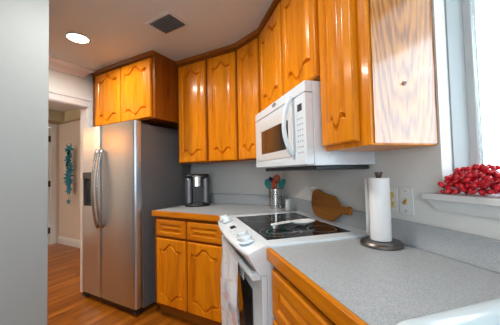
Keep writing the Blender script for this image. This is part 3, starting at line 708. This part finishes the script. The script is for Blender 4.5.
# paper towel holder
c = rthing('paper_towel_holder', 'round gunmetal paper towel holder on the counter below the switches', 'paper towel holder', -.906, .842, ZT)
bm = bmesh.new(); lathe(bm, [(.080, .0005), (.084, .003), (.084, .012), (.077, .019), (.03, .022), (.0005, .022)], 0, 0, 40); sharp(obj('base', bm, GUN, c, smooth=True), 40)
bm = bmesh.new(); lathe(bm, [(.007, .022), (.007, .285)], 0, 0, 14); obj('rod', bm, GUN, c, smooth=True)
bm = bmesh.new(); lathe(bm, [(.008, .2855), (.011, .288), (.013, .296), (.016, .306), (.017, .312), (.0005, .3125)], 0, 0, 20); sharp(obj('finial', bm, GUN, c, smooth=True), 40)
c = rthing('paper_towel_roll', 'white paper towel roll standing on the gunmetal holder', 'paper towel', -.906, .842, ZT + .0235)
bm = bmesh.new(); n = 40
lathe(bm, [(.019, 0), (.0405, 0), (.0415, .002), (.0415, .261), (.0405, .263), (.019, .263), (.019, 0)], 0, 0, n); sharp(obj('roll', bm, PAPER, c, smooth=True), 40)
bm = bmesh.new(); V = []
a0 = math.radians(138)
for i in range(13):
    k = i / 12
    if k < .3: a = a0 - (.3 - k) * 1.5; px, py = .0425 * math.cos(a), .0425 * math.sin(a)
    else: q = (k - .3) / .7 * .058; px = .0425 * math.cos(a0) - math.sin(a0) * q - .004 * math.sin(q * 60); py = .0425 * math.sin(a0) + math.cos(a0) * q
    V.append([bm.verts.new((px, py, z)) for z in (.003, .06, .125, .19, .260)])
for a, b in zip(V, V[1:]):
    for j in range(4): bm.faces.new((a[j], b[j], b[j + 1], a[j + 1]))
lo = obj('loose_sheet', bm, PAPER, c, smooth=True); so = lo.modifiers.new('solid', 'SOLIDIFY'); so.thickness = .0008; so.offset = 1
# switch and outlet
def plate(s, label, cat, name):
    c = rthing(name, label, cat, s, NW - .0005, 1.098)
    obj('cover_plate', boxes((-.035, .035, -.005, 0, -.0575, .0575)), WHITEP, c, bevel=.003)
    for z in (-.042, .042) if name == 'light_switch' else (0,):
        bm = bmesh.new(); lathe(bm, [(.003, 0), (.003, .001), (.0005, .0014)], 0, 0, 10); bmesh.ops.rotate(bm, verts=bm.verts, matrix=Matrix.Rotation(math.pi / 2, 3, 'X'), cent=(0, 0, 0)); bmesh.ops.translate(bm, verts=bm.verts, vec=(0, -.0051, z)); obj('screw', bm, BRASS, c)
    return c
c = plate(-.873, 'white wall plate with a single brass toggle switch below the end cabinet', 'light switch', 'light_switch')
obj('toggle_slot', boxes((-.006, .006, -.0058, -.0051, -.014, .014)), IVORY, c)
bm = bmesh.new(); prism_x(bm, [(-.0052, -.005), (-.017, -.012), (-.019, -.006), (-.0052, .007)], -.0045, .0045); obj('toggle', bm, BRASS, c)
c = plate(-.949, 'wall plate with yellowed outlet partly hidden by the paper towel roll', 'outlet', 'wall_outlet')
for z in (-.020, .020):
    o = obj('socket', boxes((-.017, .017, -.0075, -.0051, z - .015, z + .015)), IVORY, c, bevel=.004)
    obj('slots', boxes((-.008, -.006, -.0079, -.0076, z - .004, z + .006), (.006, .008, -.0079, -.0076, z - .004, z + .006)), BLACK, o)
# red flower garland on the sill
c = rthing('flower_garland', 'heaped red petal garland lying on the white window sill', 'garland', -.583, .992, 1.1432)
bm = bmesh.new(); rnd = random.Random(3)
cells = []
for i in range(340):
    for _ in range(80):
        x = rnd.uniform(-.13, .24); y = rnd.uniform(-.055, .045); z = rnd.uniform(.006, .118)
        hgt_ = (.098 * max(0, 1 - ((-x - .0) / .128) ** 2.4) ** .55 if x < 0 else .098 - .045 * (x / .2) ** 1.3)
        if z < hgt_ and (y / .06) ** 2 + ((z - .02) / .115) ** 2 < 1.05 and all((x - a) ** 2 + (y - b) ** 2 + (z - d) ** 2 > .00012 for a, b, d in cells): break
    cells.append((x, y, z))
    y -= .028 * max(0, -x / .13)
    q = Matrix.LocRotScale(Vector((x, y, z)), Matrix.Rotation(rnd.uniform(0, 6.3), 3, 'Z').to_quaternion() @ Matrix.Rotation(rnd.uniform(-1.2, 1.2), 3, 'Y').to_quaternion(), Vector((.0125, .0085, .0085)) * rnd.uniform(.75, 1.1))
    bmesh.ops.create_icosphere(bm, subdivisions=2, radius=1, matrix=q)
for v in bm.verts: v.co.z = max(.0, v.co.z)
obj('petals', bm, BERRY, c, smooth=True)
bm = bmesh.new(); tube(bm, [(-.11, 0, .010), (-.05, .01, .03), (.05, -.01, .035), (.15, .01, .03), (.23, 0, .010)], .003, 8); obj('string', bm, BERRY, c)

# ------------------------------------------------------------------ ceiling fixtures
def downlight(x, y, label, r=.073, power=LAMP_W):
    c = thing('downlight', label, 'ceiling light', (x, y, ZC), 0, 'recessed ceiling downlights')
    bm = bmesh.new(); lathe(bm, [(r, -.0005), (r + .014, -.001), (r + .016, -.006), (r + .004, -.008), (r, -.004), (r, -.0005)], 0, 0, 40); obj('trim_ring', bm, TRIM, c, smooth=True)
    bm = bmesh.new(); lathe(bm, [(.0005, -.003), (r - .001, -.003)], 0, 0, 40); obj('lens', bm, bpy.data.materials.get('lamp_lens') or mat('lamp_lens', (1, 1, 1), emit=((1, .86, .70), 7)), c)
    l = bpy.data.lights.new('lamp', 'AREA'); l.shape = 'DISK'; l.size = 2 * r; l.energy = power; l.color = (1, .95, .89); l.spread = math.radians(170)
    o = bpy.data.objects.new('lamp', l); C.objects.link(o); o.parent = c; o.location = (0, 0, -.012)
downlight(-2.19, 1.126, 'round white recessed downlight glowing in the ceiling before the doorway')
downlight(-1.05, .80, 'round recessed downlight in the ceiling above the range aisle, outside the view', power=20)  # unseen lamp, placed to send more light to the back wall
downlight(.2, -.9, 'round recessed downlight in the ceiling above the kitchen floor behind the viewer', power=10)  # this and the next are unseen, giving soft light from behind the camera
downlight(1.6, -1.2, 'round recessed downlight in the ceiling near the added rear opening', power=8)
c = thing('air_vent', 'white-framed dark slatted air vent in the ceiling', 'vent', (-1.417, 1.352, ZC), -.05)
hx, hy = .127, .098
obj('frame', boxes((-hx, hx, -hy, -hy + .018, -.008, -.0005), (-hx, hx, hy - .018, hy, -.008, -.0005), (-hx, -hx + .018, -hy + .018, hy - .018, -.008, -.0005), (hx - .018, hx, -hy + .018, hy - .018, -.008, -.0005)), TRIM, c, bevel=.002)
obj('duct_back', boxes((-hx + .018, hx - .018, -hy + .018, hy - .018, -.0015, -.0005)), BLACK, c)
for i in range(6):
    bm = bmesh.new(); box(bm, -hx + .019, hx - .019, -.0075, .0075, -.0006, .0006); o = obj('slat', bm, mat('slat_grey', (.11, .13, .14), .45) if i == 0 else bpy.data.materials['slat_grey'], c); o.location = (0, -hy + .033 + i * .0262, -.009); o.rotation_euler = (-.75, 0, 0)
# hall lamp, then an added glow reflected in the refrigerator
c = thing('hall_light', 'flush ceiling lamp lighting the hall beyond the doorway', 'ceiling light', (-4.0, -1.5, 2.385))
bm = bmesh.new(); lathe(bm, [(.15, -.001), (.16, -.02), (.13, -.07), (.06, -.09), (.0005, -.092)], 0, 0, 32); obj('shade', bm, bpy.data.materials['lamp_lens'], c, smooth=True)
l = bpy.data.lights.new('lamp', 'POINT'); l.energy = 140; l.color = (1, .90, .78); l.shadow_soft_size = .12; o = bpy.data.objects.new('lamp', l); C.objects.link(o); o.parent = c; o.location = (0, 0, -.22)
c = thing('reflection_glow', 'long amber glow bar added unseen in the hall for the orange reflection on the refrigerator', 'added glow', (HX + .002, -.55, 1.98))  # added emitter, only there for the orange band on the refrigerator doors
obj('back_plate', boxes((0, .015, -1.0, .65, -.05, .05)), CHROME, c, bevel=.003)
obj('amber_glow_bar', boxes((.0155, .09, -1.1, .70, -.075, .075)), mat('amber_glow', (.9, .4, .08), .3, emit=((1, .30, .03), 11)), c, bevel=.02, seg=4)
# starfish strand in the hall
c = thing('starfish_strand', 'strand of teal and blue starfish hanging on the hall wall', 'wall decoration', (-4.875, HY - .095, 1.735))
bm = bmesh.new(); tube(bm, [(0, 0, .06), (0, 0, -.97)], .002, 6); obj('string', bm, mat('twine', (.3, .25, .2), .8), c)
bm = bmesh.new(); lathe(bm, [(.001, 0), (.006, .004), (.005, .03), (.001, .03)], 0, 0, 10); bmesh.ops.rotate(bm, verts=bm.verts, matrix=Matrix.Rotation(-math.pi / 2, 3, 'X'), cent=(0, 0, 0)); bmesh.ops.translate(bm, verts=bm.verts, vec=(0, .0, .06)); obj('nail', bm, HINGE, c)
rnd = random.Random(5)
def star(r):
    bm = bmesh.new(); a = []
    for i in range(10): rr = r if i % 2 == 0 else r * .42; an = math.pi / 5 * i + math.pi / 2; a.append(bm.verts.new((rr * math.cos(an), 0, rr * math.sin(an))))
    for y in (-.014, .008):
        cv = bm.verts.new((0, y, 0))
        for i in range(10): bm.faces.new((cv, a[i], a[(i + 1) % 10]))
    return bm
s0 = obj('starfish', star(.082), STAR, c)
k = 0
for i in range(34):
    o = s0 if i == 0 else s0.copy()
    if i: C.objects.link(o); o.parent = c
    z = -.02 - i * .0238 if i < 33 else -.94
    o.location = (rnd.uniform(-.035, .035) if i < 33 else 0, rnd.uniform(-.03, .0), z); o.rotation_euler = (rnd.uniform(-.4, .4), rnd.uniform(0, 6), rnd.uniform(-.8, .8)); sc_ = rnd.uniform(.7, 1.15) if i < 33 else .8; o.scale = (sc_,) * 3
